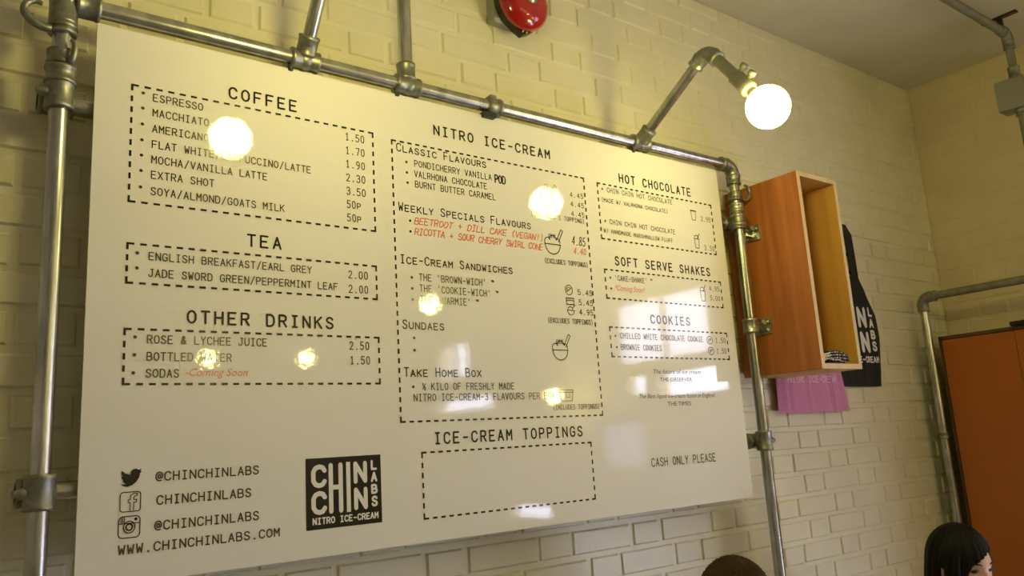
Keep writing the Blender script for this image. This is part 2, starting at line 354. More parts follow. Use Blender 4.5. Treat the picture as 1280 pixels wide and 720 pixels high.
def section(name, head, hx0, hx1, hz, box, hcap=0.0238, hw=0.56):
    f = Flat()
    if head: f.text(head, hx0, hx1, hz, hcap, 0.0041, hw); f.done(name + '_heading', INK, board)
    f = Flat(); f.dashed(*box); f.done(name + '_dashed_border', INK, board)
def items(name, rows, bullets=(), bm=INK, br=0.0033):
    bullets = list(bullets)
    for r in rows:
        f = Flat(); f.text(*r)
        for b in list(bullets):
            if abs(b[1] - r[3] - .4*r[4]) < .011: f.dot(b, br); bullets.remove(b)
        f.done(name, INKTHIN, board)
    for b in bullets:
        f = Flat(); f.dot(b, br); f.done('bullet_point', INKTHIN, board)
BT = 0.0021
section('coffee', 'COFFEE', 0.252, 0.397, 2.2310, (0.065, 1.981, 0.5815, 2.2165))
ys = [2.1912, 2.1597, 2.1268, 2.0943, 2.0633, 2.0322, 1.9992]
tx = [('ESPRESSO', .198), ('MACCHIATO', .210), ('AMERICANO', .210), ('FLAT WHITE/CAPPUCCINO/LATTE', .428), ('MOCHA/VANILLA LATTE', .331), ('EXTRA SHOT', .222), ('SOYA/ALMOND/GOATS MILK', .368)]
items('drink_line', [(t, .104, x, z, .0145, BT) for (t, x), z in zip(tx, ys)], [(.085, z + .0125) for z in ys])
pz = [2.1876, 2.1549, 2.1228, 2.0904, 2.0589, 2.0276, 1.9968]
items('price', [(t, .513, .559 if len(t) > 3 else .546, z, .0168, BT) for t, z in zip(['1.50', '1.70', '1.90', '2.30', '3.50', '50p', '50p'], pz)])
section('tea', 'TEA', 0.291, 0.360, 1.917, (0.0655, 1.824, 0.5808, 1.899))
items('drink_line', [('ENGLISH BREAKFAST/EARL GREY', .104, .427, 1.8708, .0142, BT), ('JADE SWORD GREEN/PEPPERMINT LEAF', .104, .486, 1.8384, .0142, BT)], [(.083, 1.882), (.083, 1.853)])
items('price', [('2.00', .513, .559, 1.8674, .0163, BT), ('2.00', .513, .559, 1.8352, .0163, BT)])
section('other_drinks', 'OTHER DRINKS', 0.176, 0.474, 1.7536, (0.0655, 1.6365, 0.582, 1.7375), 0.0232)
items('drink_line', [('ROSE & LYCHEE JUICE', .105, .330, 1.7123, .0146, BT), ('BOTTLED WATER', .105, .259, 1.6803, .0146, BT), ('SODAS', .104, .161, 1.6491, .0147, BT)], [(.0835, 1.723), (.083, 1.690), (.082, 1.657)])
items('price', [('2.50', .512, .558, 1.7102, .0165, BT), ('1.50', .513, .559, 1.6786, .0165, BT)])
section('nitro_ice_cream', 'NITRO ICE-CREAM', 0.750, 1.117, 2.2466, (0.631, 1.552, 1.2365, 2.2095), 0.0232)
SM = 0.0021
for t, x1, z in (('Classic Flavours', .901, 2.185), ('Weekly Specials Flavours', 1.034, 2.0385), ('Ice-Cream Sandwiches', .965, 1.913), ('Sundaes', .753, 1.7608), ('Take Home Box', .852, 1.6522)):
    f = Flat(); f.text(t, .644, x1, z, .0195, 0.0026, 0.64, 0.76); f.done('flavour_heading', INK, board)
items('flavour_line', [('PONDICHERRY VANILLA', .691, .916, 2.154, .0150, SM), ('VALRHONA CHOCOLATE', .690, .900, 2.1276, .0150, SM), ('BURNT BUTTER CARAMEL', .691, .925, 2.1022, .0150, SM)], [(.669, 2.161), (.669, 2.135), (.670, 2.110)])
f = Flat(); f.text('POD', .928, .960, 2.1503, .0200, .0036, .72); f.done('added_word', INK, board)
for r in (('BEETROOT + DILL CAKE (VEGAN!)', .684, 1.074, 2.011, .0155, .0025, .74, .8, .25, .0009),
          ('RICOTTA + SOUR CHERRY SWIRL CONE', .684, 1.069, 1.985, .0155, .0025, .74, .8, .2, .0009), ('4.40', 1.178, 1.222, 1.9864, .0170, .0024, .7, .8, .2, .0006)):
    f = Flat(); f.text(*r); f.done('red_handwriting', RED, board)
f = Flat(); f.text('4.85', 1.175, 1.222, 2.011, .0235, .0021, .7, .8, .12, .0006); f.done('black_handwriting', INK, board)
items('special_bullets', [], [(.673, 2.017), (.673, 1.991), (.672, 1.740), (.672, 1.712)])
items('sandwich_line', [("THE 'BROWN-WICH' ~", .692, .905, 1.8756, .0156, SM), ("THE 'COOKIE-WICH' ~", .692, .917, 1.8494, .0156, SM), ("THE 'WARMIE' ~", .693, .856, 1.8237, .0156, SM)], [(.672, 1.881), (.672, 1.855), (.672, 1.829)])
items('take_home_line', [('% KILO OF FRESHLY MADE', .689, .948, 1.6220, .0150, SM), ('NITRO ICE-CREAM-3 FLAVOURS PER BOX', .666, 1.075, 1.5974, .0150, SM)], [(.665, 1.629)])
items('price', [('4.45', 1.181, 1.229, 2.1480, .0130, .0018), ('4.45', 1.181, 1.229, 2.1211, .0130, .0018), ('4.45', 1.181, 1.228, 2.0934, .0130, .0018),
    ('(INCLUDES 1 TOPPING)', 1.039, 1.227, 2.0763, .0118, .0017), ('(EXCLUDES TOPPINGS)', 1.074, 1.227, 1.9522, .0120, .0017),
    ('5.45', 1.182, 1.234, 1.8731, .0143, .0019), ('5.45', 1.183, 1.233, 1.8454, .0143, .0019), ('4.95', 1.183, 1.231, 1.8192, .0143, .0019),
    ('(EXCLUDES TOPPINGS)', 1.071, 1.228, 1.7934, .0124, .0017), ('(INCLUDES TOPPINGS)', 1.068, 1.227, 1.5693, .0120, .0017)])
section('toppings', 'ICE-CREAM TOPPINGS', 0.716, 1.159, 1.501, (0.681, 1.341, 1.187, 1.483))
section('hot_chocolate', 'HOT CHOCOLATE', 1.379, 1.688, 2.2213, (1.288, 2.041, 1.7825, 2.204), 0.0240)
items('drink_line', [('CHIN CHIN HOT CHOCOLATE', 1.325, 1.598, 2.1822, .0133, .0017), ('(MADE W/ VALRHONA CHOCOLATE)', 1.299, 1.574, 2.1507, .0112, .0015),
    ('CHIN CHIN HOT CHOCOLATE', 1.325, 1.598, 2.0877, .0133, .0017), ('W/ HANDMADE MARSHMALLOW FLUFF', 1.299, 1.583, 2.0597, .0112, .0015), ('2.95', 1.726, 1.772, 2.1455, .0150, .0017), ('3.50', 1.728, 1.776, 2.0515, .0150, .0017)], [(1.306, 2.1885), (1.307, 2.094)])
section('shakes', 'SOFT SERVE SHAKES', 1.333, 1.740, 1.9692, (1.2885, 1.871, 1.787, 1.9525), 0.0234)
items('shake_line', [("'CAKE-SHAKE' ~", 1.326, 1.476, 1.9242, .0139, .0018), ('4.95', 1.730, 1.777, 1.9221, .0140, .0018), ('5.00', 1.730, 1.776, 1.8919, .0140, .0018)], [(1.308, 1.930), (1.308, 1.899)])
section('cookies', 'COOKIES', 1.456, 1.622, 1.8081, (1.289, 1.7085, 1.789, 1.790), 0.0230)
items('cookie_line', [('CHILLED WHITE CHOCOLATE COOKIE', 1.327, 1.673, 1.7600, .0150, .0019), ('BROWNIE COOKIES', 1.326, 1.488, 1.7285, .0150, .0019), ('1.50', 1.733, 1.780, 1.7595, .0149, .0019), ('1.50', 1.733, 1.778, 1.7264, .0148, .0019)], [(1.308, 1.766), (1.310, 1.735)])
items('cash_notice', [('CASH ONLY PLEASE', 1.405, 1.673, 1.408, .0215, .0027)])
items('web_handle', [('@CHINCHINLABS', .126, .313, 1.4622, .0150, .0026), ('CHINCHINLABS', .1285, .298, 1.4205, .0150, .0026), ('@CHINCHINLABS', .126, .313, 1.3764, .0150, .0026), ('WWW.CHINCHINLABS.COM', .067, .354, 1.3413, .0146, .0026)])

def typeset(txt, x0, x1, z, height, shear, name, m, serif=True):
    """words set with the built-in letterform, laid flat on the board"""
    cu = bpy.data.curves.new(name, 'FONT'); cu.body = txt; cu.shear = shear; cu.resolution_u = 3
    to = bpy.data.objects.new(name + '_type', cu); link(to)
    me = bpy.data.meshes.new_from_object(to.evaluated_get(bpy.context.evaluated_depsgraph_get()))
    xs = [v.co.x for v in me.vertices]; a, b = min(xs), max(xs)
    sx = (x1 - x0)/(b - a)
    mbt = MB(); mbt.add([(x0 + (v.co.x - a)*sx, -GAP, z + v.co.y*height/0.72) for v in me.vertices], [tuple(p.vertices) for p in me.polygons])
    bpy.data.objects.remove(to); bpy.data.meshes.remove(me); bpy.data.curves.remove(cu)
    return mbt
def join(*ms):
    r = MB()
    for m in ms: r.add(m.v, m.f)
    return r
for q_ in (typeset('The future of ice cream', 1.446, 1.648, 1.663, .0125, .3, 'q', INKTHIN), typeset('THE OBSERVER', 1.469, 1.606, 1.641, .0115, 0, 'q', INKTHIN),
     typeset('The Best liquid ice-cream fusion in England', 1.380, 1.702, 1.5940, .0125, .3, 'q', INKTHIN), typeset('THE TIMES', 1.491, 1.591, 1.5716, .0120, 0, 'q', INKTHIN)):
    obj('press_quote', q_, INKTHIN, board)
for q_ in (typeset('-Coming Soon', .173, .292, 1.652, .0150, .35, 'q', RED), typeset('*Coming Soon*', 1.323, 1.445, 1.895, .0170, .35, 'q', RED)):
    obj('red_handwriting', q_, RED, board)

# icons printed on the board
IT = 0.0021
def sundae(cx, cz, w, spoon=True, top='scoop'):
    f = Flat(); s = w/0.06
    f.arc((cx, cz), .025*s, .026*s, 180, 360, IT*1.1); f.stroke([(cx-.027*s, cz), (cx+.027*s, cz)], IT*1.1)
    if top == 'scoop': f.arc((cx-.002*s, cz+.004*s), .019*s, .022*s, 0, 180, IT); f.arc((cx-.001*s, cz+.033*s), .0065*s, .0065*s, 0, 360, IT)
    else:
        f.arc((cx-.016*s, cz+.006*s), .010*s, .011*s, 30, 200, IT); f.arc((cx+.002*s, cz+.010*s), .013*s, .014*s, 10, 170, IT); f.arc((cx+.016*s, cz+.006*s), .009*s, .011*s, -10, 130, IT)
        for k in range(5): f.stroke([(cx-.012*s+k*.005*s, cz+.017*s), (cx-.010*s+k*.005*s, cz+.027*s)], IT)
    f.stroke([(cx+.014*s, cz+.012*s), (cx+.031*s, cz+.042*s), (cx+.037*s, cz+.038*s), (cx+.020*s, cz+.008*s)], IT)
    f.done('sundae_icon', INK, board)
sundae(1.098, 2.134, 0.056); sundae(1.106, 2.005, 0.062, top='sprinkles'); sundae(1.106, 1.722, 0.060, top='sprinkles')
f = Flat(); f.arc((1.151, 1.884), .0125, .0135, 0, 360, IT); f.stroke([(1.143, 1.879), (1.159, 1.890)], IT); f.arc((1.150, 1.886), .006, .005, 60, 240, IT*.8); f.done('cookie_sandwich_icon', INKTHIN, board); f = Flat()
f.arc((1.1525, 1.853), .0135, .0035, 0, 180, IT); f.stroke([(1.139, 1.862), (1.166, 1.862)], IT*1.3); f.stroke([(1.139, 1.845), (1.166, 1.845)], IT*1.3); f.stroke([(1.140, 1.862), (1.140, 1.845)], IT); f.stroke([(1.165, 1.862), (1.165, 1.845)], IT); f.done('brownie_sandwich_icon', INKTHIN, board); f = Flat()
f.arc((1.153, 1.829), .0120, .012, 180, 360, IT); f.stroke([(1.140, 1.829), (1.166, 1.829)], IT); f.arc((1.151, 1.830), .008, .009, 0, 180, IT); f.stroke([(1.158, 1.834), (1.168, 1.844)], IT*1.2)
f.done('small_sundae_icon', INKTHIN, board)
f = Flat(); f.stroke([(1.092, 1.619), (1.139, 1.619), (1.134, 1.591), (1.097, 1.591), (1.092, 1.619)], IT); f.stroke([(1.094, 1.613), (1.137, 1.613)], IT); f.stroke([(1.115, 1.613), (1.115, 1.600), (1.126, 1.600), (1.126, 1.613)], IT*.7); f.done('box_icon', INK, board)
f = Flat(); f.stroke([(1.680, 2.174), (1.704, 2.174)], IT*2); f.stroke([(1.681, 2.174), (1.684, 2.144), (1.700, 2.144), (1.703, 2.174)], IT); f.done('cup_icon', INKTHIN, board)
def shake(f, cx, z0, h):
    f.stroke([(cx-.011, z0+.62*h), (cx-.008, z0), (cx+.008, z0), (cx+.011, z0+.62*h), (cx-.011, z0+.62*h)], IT); f.arc((cx, z0+.62*h), .011, .25*h, 0, 180, IT); f.stroke([(cx+.002, z0+.62*h), (cx+.014, z0+h)], IT*1.3)
for a_ in ((1.695, 2.054, .047), (1.697, 1.887, .050)): f = Flat(); shake(f, *a_); f.done('tall_glass_icon', INKTHIN, board)
for cx, cz in ((1.705, 1.766), (1.706, 1.733)):
    f = Flat(); f.arc((cx, cz), .0135, .0115, 0, 360, IT); f.arc((cx, cz), .006, .004, 20, 200, IT); f.stroke([(cx-.006, cz-.005), (cx+.007, cz+.004)], IT); f.done('cookie_icon', INKTHIN, board)
f = Flat()   # bird emblem
bp = [(0, .24), (.10, .16), (.30, .14), (.18, .26), (.10, .38), (.17, .37), (.05, .52), (.06, .60), (.13, .57), (.04, .76), (.06, .93), (.24, .76), (.48, .67), (.49, .84), (.58, .97), (.74, 1.0), (.86, .93), (1.0, .98), (.94, .86), (1.02, .84), (.93, .74), (.89, .50), (.76, .26), (.56, .08), (.32, .0), (.12, .08)]
bx, bz, bw, bh = .066, 1.455, .035, .031
for k in range(len(bp)): pass
f.fill([(bx + p[0]*bw, bz + p[1]*bh) for p in bp]); f.done('bird_emblem', INK, board)
def rsquare(f, x0, z0, x1, z1, r, t):
    pts = []
    for cx, cz, a in ((x1-r, z1-r, 0), (x0+r, z1-r, 90), (x0+r, z0+r, 180), (x1-r, z0+r, 270)):
        pts += [(cx + r*math.cos(math.radians(a+q)), cz + r*math.sin(math.radians(a+q))) for q in (0, 30, 60, 90)]
    f.stroke(pts + [pts[0]], t)
f = Flat(); rsquare(f, .067, 1.4125, .1005, 1.446, .005, .0016)
x, z, s = .085, 1.4125, .0335
f.stroke([(x+.13*s, z+.06*s), (x+.13*s, z+.46*s), (x+.25*s, z+.46*s), (x+.27*s, z+.60*s), (x+.13*s, z+.60*s), (x+.13*s, z+.72*s), (x+.20*s, z+.80*s), (x+.29*s, z+.80*s), (x+.29*s, z+.92*s), (x+.12*s, z+.92*s), (x-.03*s, z+.82*s), (x-.05*s, z+.60*s), (x-.15*s, z+.60*s), (x-.15*s, z+.46*s), (x-.05*s, z+.46*s), (x-.05*s, z+.06*s)], .0014)
f.done('square_letter_emblem', INK, board)
f = Flat(); rsquare(f, .0655, 1.368, .1005, 1.4045, .007, .0018)
f.stroke([(.066, 1.3925), (.100, 1.3925)], .0015); f.arc((.083, 1.386), .0095, .0100, 0, 360, .0018); f.arc((.083, 1.386), .0052, .0055, 0, 360, .0026)
f.dot((.0935, 1.399), .0028); 
for k in range(3): f.stroke([(.0695 + k*.0028, 1.394), (.0695 + k*.0028, 1.403)], .0014)
f.done('camera_emblem', INK, board)
def logo(place, x0, z1, w, h, back, ink, parent, name, y=None):
    """square emblem: C-tall H-tall I-N over C-N, LABS down the side, strap line below"""
    q = lambda u, v: (x0 + u*w, z1 - v*h)
    f = Flat(place=place); t = .056*w
    def L(ch, u0, u1, v0, v1, tt):
        a = q(u0, v1); b = q(u1, v0); f.glyph(ch, a[0] + tt/2, a[1] + tt/2, b[0]-a[0]-tt, b[1]-a[1]-tt, tt)
    L('C', .065, .265, .09, .425, t); L('C', .065, .265, .465, .80, t); L('H', .29, .475, .08, .80, t)
    f.rect(q(.522, .80)[0], q(.522, .80)[1], q(.576, .08)[0], q(.576, .08)[1])
    L('N', .62, .805, .08, .405, t*.95); L('N', .62, .805, .46, .785, t*.95)
    for ch, a, b in (('L', .075, .225), ('A', .25, .40), ('B', .43, .575), ('S', .60, .76)): L(ch, .855, .945, a, b, t*.5)
    a = q(.085, .925); b = q(.94, .845); f.text('NITRO ICE-CREAM', a[0], b[0], a[1], b[1]-a[1], .016*w, .66)
    return obj(name, f.mb, ink, parent)
f = Flat(); f.mb.poly([(.4095, -GAP, 1.3445), (.578, -GAP, 1.3445), (.578, -GAP, 1.485), (.4095, -GAP, 1.485)]); lg = f.done('logo_square', INK, board, 'black logo square')
logo(lambda u, z: (u, -2*GAP, z), .4095, 1.485, .1685, .1405, None, INKWHITE, lg, 'logo_lettering')

# ------------------------------------------------------------------ pipe frame round the board
PR = 0.0168
XA, XB, ZR = -0.058, 1.916, 2.357
fr = root('scaffold_stand', (XA, 0, 0), 'galvanised scaffold pipe frame standing round the white menu board', 'pipe stand')
obj('top_rail', MB().cyl((XA + .03, 0, ZR), (XB - .03, 0, ZR), PR, 24), GALV, fr)
for x in (XA, XB): obj('upright', MB().cyl((x, 0, 0.012), (x, 0, ZR - .03), PR, 24), GALV, fr)
for x in (XA, XB):
    obj('floor_flange', MB().rev((x, 0, 0), (0, 0, 1), [(0, .05), (.006, .05), (.008, .046), (.010, .026), (.05, .024), (.052, .020)], 24), CAST, fr)
RS = 0.6775
obj('riser', MB().cyl((RS, 0, ZR + .02), (RS, 0, ZC), PR, 24), GALV, fr)
obj('ceiling_flange', MB().rev((RS, 0, ZC), (0, 0, -1), [(0, .05), (.006, .05), (.010, .026), (.05, .024), (.052, .020)], 24), CAST, fr)
CB = 0.046
for z in (2.168, 1.456): obj('crossbar', MB().cyl((XA - .03, CB, z), (XB + .03, CB, z), PR, 20), GALV, fr, label='pipe running behind the board')
def elbow(x, z, sx):
    m = MB(); R_ = 0.034; c = V((x - sx*R_, 0, z - R_)); pts = []
    for k in range(9):
        a = math.radians(90*k/8); pts.append((c.x + sx*R_*math.sin(a), 0, c.z + R_*math.cos(a)))
    m.path(pts, 0.0225, 20)
    m.collar((x - sx*.062, 0, z), (x - sx*.030, 0, z), .0225); m.collar((x, 0, z - .066), (x, 0, z - .032), .0225)
    return obj('elbow', m, CAST, fr)
m = MB(); m.collar((XA, 0, ZR - .060), (XA, 0, ZR + .055), .0245); m.collar((XA + .018, 0, ZR), (XA + .062, 0, ZR), .0245); m.ball((XA, 0, ZR), .026, 16, 10)
obj('corner_tee', m, CAST, fr)
obj('pipe_stub', MB().cyl((XA, 0, ZR + .04), (XA, 0, ZR + .16), PR, 20), GALV, fr)
obj('pipe_plug', MB().rev((XA, 0, ZR + .15), (0, 0, 1), [(0, .018), (.008, .018), (.014, .012), (.015, .002)], 18), BLACK, fr)
elbow(XB, ZR, 1)
def tee(x, axis, name='tee'):
    m = MB(); a = V(axis).normalized()
    m.collar((x - .033, 0, ZR), (x + .033, 0, ZR), .0225)
    m.collar(V((x, 0, ZR)) + a*.012, V((x, 0, ZR)) + a*.056, .0222)
    m.ball((x, 0, ZR), .0245, 16, 10)
    return obj(name, m, CAST, fr)
ARM1 = (0, -.60, .80); ARM3 = V((0, -.285, .1765)).normalized()
tee(.4165, ARM1); tee(RS, (0, 0, 1)); tee(1.478, ARM3)
m = MB(); m.collar((.915, 0, ZR), (.955, 0, ZR), .0235); obj('rail_bracket', MB().bbox((.896, -.014, ZR - .036), (.934, .016, ZR - .021), .002), DARKMETAL, fr); m.bbox((.926, -.006, ZR + .018), (.944, .010, ZR + .034), .002)  # rail bracket's dark metal stands in for the shade on it
obj('rail_clamp', m, CAST, fr)
for x in (.385, .650, 1.449):
    obj('set_screw', MB().rev((x, 0, ZR - .019), (0, 0, -1), [(0, .006), (.012, .006), (.014, .004)], 10), DARKMETAL, fr)
def crossover(x, z, sx, name='crossover_clamp'):
    m = MB(); m.collar((x, 0, z - .030), (x, 0, z + .030), .0240)
    m.collar((x + sx*.0 - .03, CB, z), (x + .03, CB, z), .0235)
    m.bbox((x - .016, .012, z - .02), (x + .016, CB - .01, z + .02), .003)
    m.rev((x - sx*.020, -.004, z), (-sx, -.3, 0), [(0, .010), (.012, .010), (.014, .007), (.020, .006)], 12)
    return obj(name, m, CAST, fr)
crossover(XA, 1.456, 1); crossover(XB, 1.456, -1); crossover(XA, 2.168, 1); crossover(XB, 2.168, -1)
m = MB(); m.collar((XA, 0, 2.187), (XA, 0, 2.222), .0245, lip=.003); obj('collar', m, CAST, fr)
m = MB(); m.collar((XB, 0, 2.196), (XB, 0, 2.226), .0225); m.collar((XB, 0, 2.150), (XB, 0, 2.190), .0235); obj('collar', m, ZINC, fr)
def hook(x, z, pts, rr):
    m = MB(); m.collar((x, 0, z - .014), (x, 0, z + .016), .0235)
    n = len(pts); out = []
    for i in range(n-1):
        p0, p1, p2, p3 = [V(pts[max(0, min(n-1, q))]) for q in (i-1, i, i+1, i+2)]
        for k in range(5):
            t = k/5; out.append(0.5*((2*p1) + (p2-p0)*t + (2*p0-5*p1+4*p2-p3)*t*t + (3*p1-p0-3*p2+p3)*t**3))
    out.append(V(pts[-1])); N = len(out)
    rs = [rr*(1.0 - 0.45*(i/(N-1))**2) for i in range(N)]
    m.path([(x + p.x, p.y, z + p.z) for p in out], rs, 12)
    return obj('hook', m, CAST, fr)
hook(XA, 2.300, [(-.012, -.006, -.004), (-.030, -.010, -.010), (-.052, -.012, -.003), (-.064, -.012, .013), (-.060, -.012, .030), (-.047, -.012, .037), (-.036, -.012, .034)], .0080)
hook(XA, 2.238, [(.006, -.014, -.010), (.013, -.026, -.010), (.017, -.030, .004), (.017, -.030, .020), (.012, -.026, .030)], .0065)
hook(XB, 2.250, [(.012, -.006, -.006), (.030, -.016, -.010), (.044, -.022, .000), (.050, -.022, .020), (.042, -.022, .036), (.026, -.022, .038)], .0065)

# ------------------------------------------------------------------ globe lamps on pipe arms
def pipe_lamp(x, base_dir, elb, bulb, label):
    rt = root('globe_lamp', (x, 0, ZR), label, 'lamp', 'globe lamps on bent pipe arms above the board')
    d = V(base_dir).normalized(); p0 = V((x, 0, ZR)) + d*.030; e = V((x, *elb)); b = V((x, *bulb))
    obj('arm', MB().cyl(p0, e - d*.028, .0150, 20), GALV, rt)
    d2 = (b - e).normalized(); L = (b - e).length
    m = MB(); a1 = e - d*.040; a2 = e + d2*.040
    pts = [a1.lerp(e, t)*(1-t) + e.lerp(a2, t)*t for t in [k/8 for k in range(9)]]
    m.path(pts, .0225, 18); m.collar(e - d*.058, e - d*.026, .0215); m.collar(e + d2*.026, e + d2*.054, .0215)
    obj('elbow', m, CAST, rt)
    m = MB(); m.cyl(e + d2*.050, e + d2*(L*.50), .0165, 20)
    m.rev(e + d2*(L*.47), d2, [(0, .017), (.004, .021), (.055, .0225), (.068, .0235), (.074, .020), (.076, .014)], 22)
    sd = m
    side = V((0, d2.z, -d2.y)); side = -side if side.y > 0 else side      # knobs on the outer side
    up = V((0, -d2.z, d2.y)); up = up if up.z > 0 else -up
    for t in (L*.50, L*.50 + .036):
        q = e + d2*t + up*.016; m.rev(q, up, [(0, .007), (.012, .007), (.013, .011), (.024, .011), (.026, .008)], 14)
    obj('socket', m, PIPEGREY, rt)
    obj('bulb_cap', MB().rev(e + d2*(L*.47 + .072), d2, [(0, .013), (.010, .014), (.020, .013), (max(.03, L - .055 - L*.47 - .072), .017)], 18), BRASS, rt)
    obj('globe_bulb', MB().ball(b, .0560, 36, 20), GLOBE, rt)
pipe_lamp(1.478, ARM3, (-.285, 2.5335), (-.4519, 2.2995), 'lit globe bulb on a bent pipe arm over the right end of the white board')
pipe_lamp(.4165, ARM1, (-.300, 2.757), (-.504, 2.352), 'lit globe bulb on the pipe arm rising over the coffee list')

# pendants further down the room (seen as reflections in the board)
def pendant(p, label, r=.049):
    rt = root('pendant_lamp', (p[0], p[1], ZC), label, 'lamp', 'globe pendants down the room')
    p = V(p); top = p.z + r
    obj('cord', MB().cyl((p.x, p.y, top + .05), (p.x, p.y, ZC - .02), .004, 8), BLACK, rt)
    obj('ceiling_rose', MB().rev((p.x, p.y, ZC), (0, 0, -1), [(0, .045), (.012, .045), (.024, .02), (.026, .008)], 18), BLACK, rt)
    obj('lamp_holder', MB().rev((p.x, p.y, top + .055), (0, 0, -1), [(0, .008), (.006, .018), (.05, .02), (.062, .016)], 16), BRASS, rt)
    obj('globe_bulb', MB().ball(p, r, 24, 14), PENDGLOBE, rt)
for p, l in (((2.065, -2.2, 2.287), 'pendant globe lamp nearest the menu board'), ((3.30, -2.66, 1.81), 'low pendant globe lamp beside the shop window'),
             ((2.27, -4.4, 2.263), 'right pendant globe lamp at the far end of the room'), ((1.519, -4.4, 2.25), 'middle pendant globe lamp at the far end of the room')):
    pendant(p, l)

# ------------------------------------------------------------------ fire bell
bc = V((1.108, 0, 2.737))
rt = root('fire_bell', (bc.x, YB, bc.z), 'round red fire alarm bell high on the painted brick wall', 'fire bell')
obj('gong', MB().rev((bc.x, .062, bc.z), (0, -1, 0), [(0, .083), (.004, .0855), (.014, .0845), (.026, .078), (.037, .064), (.044, .045), (.048, .022), (.049, .0)], 48, caps=False), REDGLOSS, rt)
m = MB(); pts = []
for k in range(24):
    a = 2*PI*k/24; r = .0835; pts.append((bc.x + r*math.cos(a), bc.z + r*math.sin(a) - (0.012 if abs(a - 1.5*PI) < .15 else 0.004 if abs(a - 1.5*PI) < .5 else 0)))
vs = [(p[0], y, p[1]) for y in (.060, .085) for p in pts]
m.add(vs, [tuple(range(24)), tuple(range(47, 23, -1))] + [(k, 24+k, 24+(k+1) % 24, (k+1) % 24) for k in range(24)])
obj('back_plate', m, BLACK, rt)
obj('back_box', MB().bbox((bc.x - .085, .084, bc.z - .062), (bc.x + .06, YB + .004, bc.z + .06), .008), BOXGREY, rt)
obj('centre_nut', MB().rev((bc.x, .016, bc.z), (0, -1, 0), [(0, .020), (.004, .020), (.005, .014), (.012, .013), (.014, .008)], 18), ZINC, rt)
m = MB()
for dx in (-.006, .008): m.ball((bc.x + dx, .058, bc.z - .088), .0035, 8, 6)
obj('screws', m, ZINC, rt)

# ------------------------------------------------------------------ wooden box cabinet on the upright
CX0, CX1, CY0, CY1, CZ0, CZ1, CT = 1.970, 2.193, -.2, .086, 1.660, 2.290, .016
cab = root('box_shelf', (CX0, CY1, CZ0), 'tall open fronted box shelf of orange brown wood bolted to the right pipe upright', 'shelf')
obj('side_panel', MB().bbox((CX0, CY0 + .0015, CZ0), (CX0 + CT, CY1, CZ1), .001), WOOD, cab)
obj('side_panel', MB().bbox((CX1 - CT, CY0 + .0015, CZ0), (CX1, CY1, CZ1), .001), WOODIN, cab)
obj('top_panel', MB().bbox((CX0 + CT, CY0 + .0015, CZ1 - CT), (CX1 - CT, CY1, CZ1), .001), WOODIN, cab)
obj('bottom_panel', MB().bbox((CX0 + CT, CY0 + .0015, CZ0), (CX1 - CT, CY1, CZ0 + CT), .001), WOODIN, cab)
obj('back_panel', MB().bbox((CX0 + CT, CY1 - .008, CZ0 + CT), (CX1 - CT, CY1, CZ1 - CT), .001), WOODIN, cab)
e = MB(); y0, y1 = CY0, CY0 + .0014
e.box((CX0, y0, CZ0), (CX0 + CT, y1, CZ1)); e.box((CX1 - CT, y0, CZ0), (CX1, y1, CZ1)); e.box((CX0 + CT, y0, CZ0), (CX1 - CT, y1, CZ0 + CT)); e.box((CX0 + CT, y0, CZ1 - CT), (CX1 - CT, y1, CZ1))
obj('edge_banding', e, PLY, cab, label='pale front edges')
for zc in (2.128, 1.817):
    m = MB(); m.bbox((CX0 - .006, -.042, zc - .026), (CX0, .018, zc + .026), .0012)
    m.bbox((XB + .018, -.010, zc - .012), (CX0 - .005, .008, zc + .012), .002)
    for yy, zz in ((-.030, .012), (-.028, -.014), (.008, -.016)): m.rev((CX0 - .006, yy, zc + zz), (-1, 0, 0), [(0, .0055), (.003, .005), (.004, .001)], 10)
    m.rev((CX0 - .018, -.014, zc + .006), (-.4, -1, .3), [(0, .005), (.014, .005), (.015, .009), (.020, .009)], 10)
    obj('bracket_plate', m, ZINC, cab)
m = MB(); m.collar((XB, 0, 1.817 - .024), (XB, 0, 1.817 + .024), .0235); obj('clamp_sleeve', m, ZINC, fr)

# glove with bones printed on it, lying in the box shelf
gl = root('skeleton_glove', (2.05, -.175, CZ0 + CT), 'small black glove printed with white hand bones lying in the bottom of the box shelf', 'glove')
palm = MB(); bones = MB()
gz = CZ0 + CT + .001
P = lambda u, v, h: V((1.988 + u*.92, -.170 - h - u*.10, gz + .001 + v*.70))          # u along the fingers, v stacked upwards, h out towards the room
def fing(pts, r, br):
    palm.path([P(*p) for p in pts], r, 10)
    for a, b in zip(pts, pts[1:]):
        a2, b2 = V(P(*a)), V(P(*b)); up = V((-.35, -.93, .08))*(r*.55)
        d = b2 - a2; a3 = a2 + d*.03 + up; b3 = b2 - d*.03 + up; L = (b3-a3).length
        bones.rev(a3, b3-a3, [(0, br*.5), (L*.08, br*1.2), (L*.25, br*.9), (L*.75, br*.9), (L*.92, br*1.15), (L, br*.5)], 8)
palm.ball(P(.050, .029, .0), (.038, .011, .0185), 20, 12)
fing([(.050, .046, .008), (.088, .049, .010), (.118, .047, .008), (.138, .042, .004)], .0058, .0029)
fing([(.048, .034, .010), (.092, .036, .013), (.126, .034, .012), (.150, .030, .008)], .0060, .0030)
fing([(.048, .022, .010), (.090, .022, .014), (.124, .019, .014), (.148, .015, .010)], .0060, .0030)
fing([(.046, .011, .008), (.080, .009, .012), (.108, .008, .012), (.128, .007, .009)], .0054, .0028)
fing([(.030, .020, .010), (.056, .012, .022), (.082, .010, .026)], .0056, .0030)
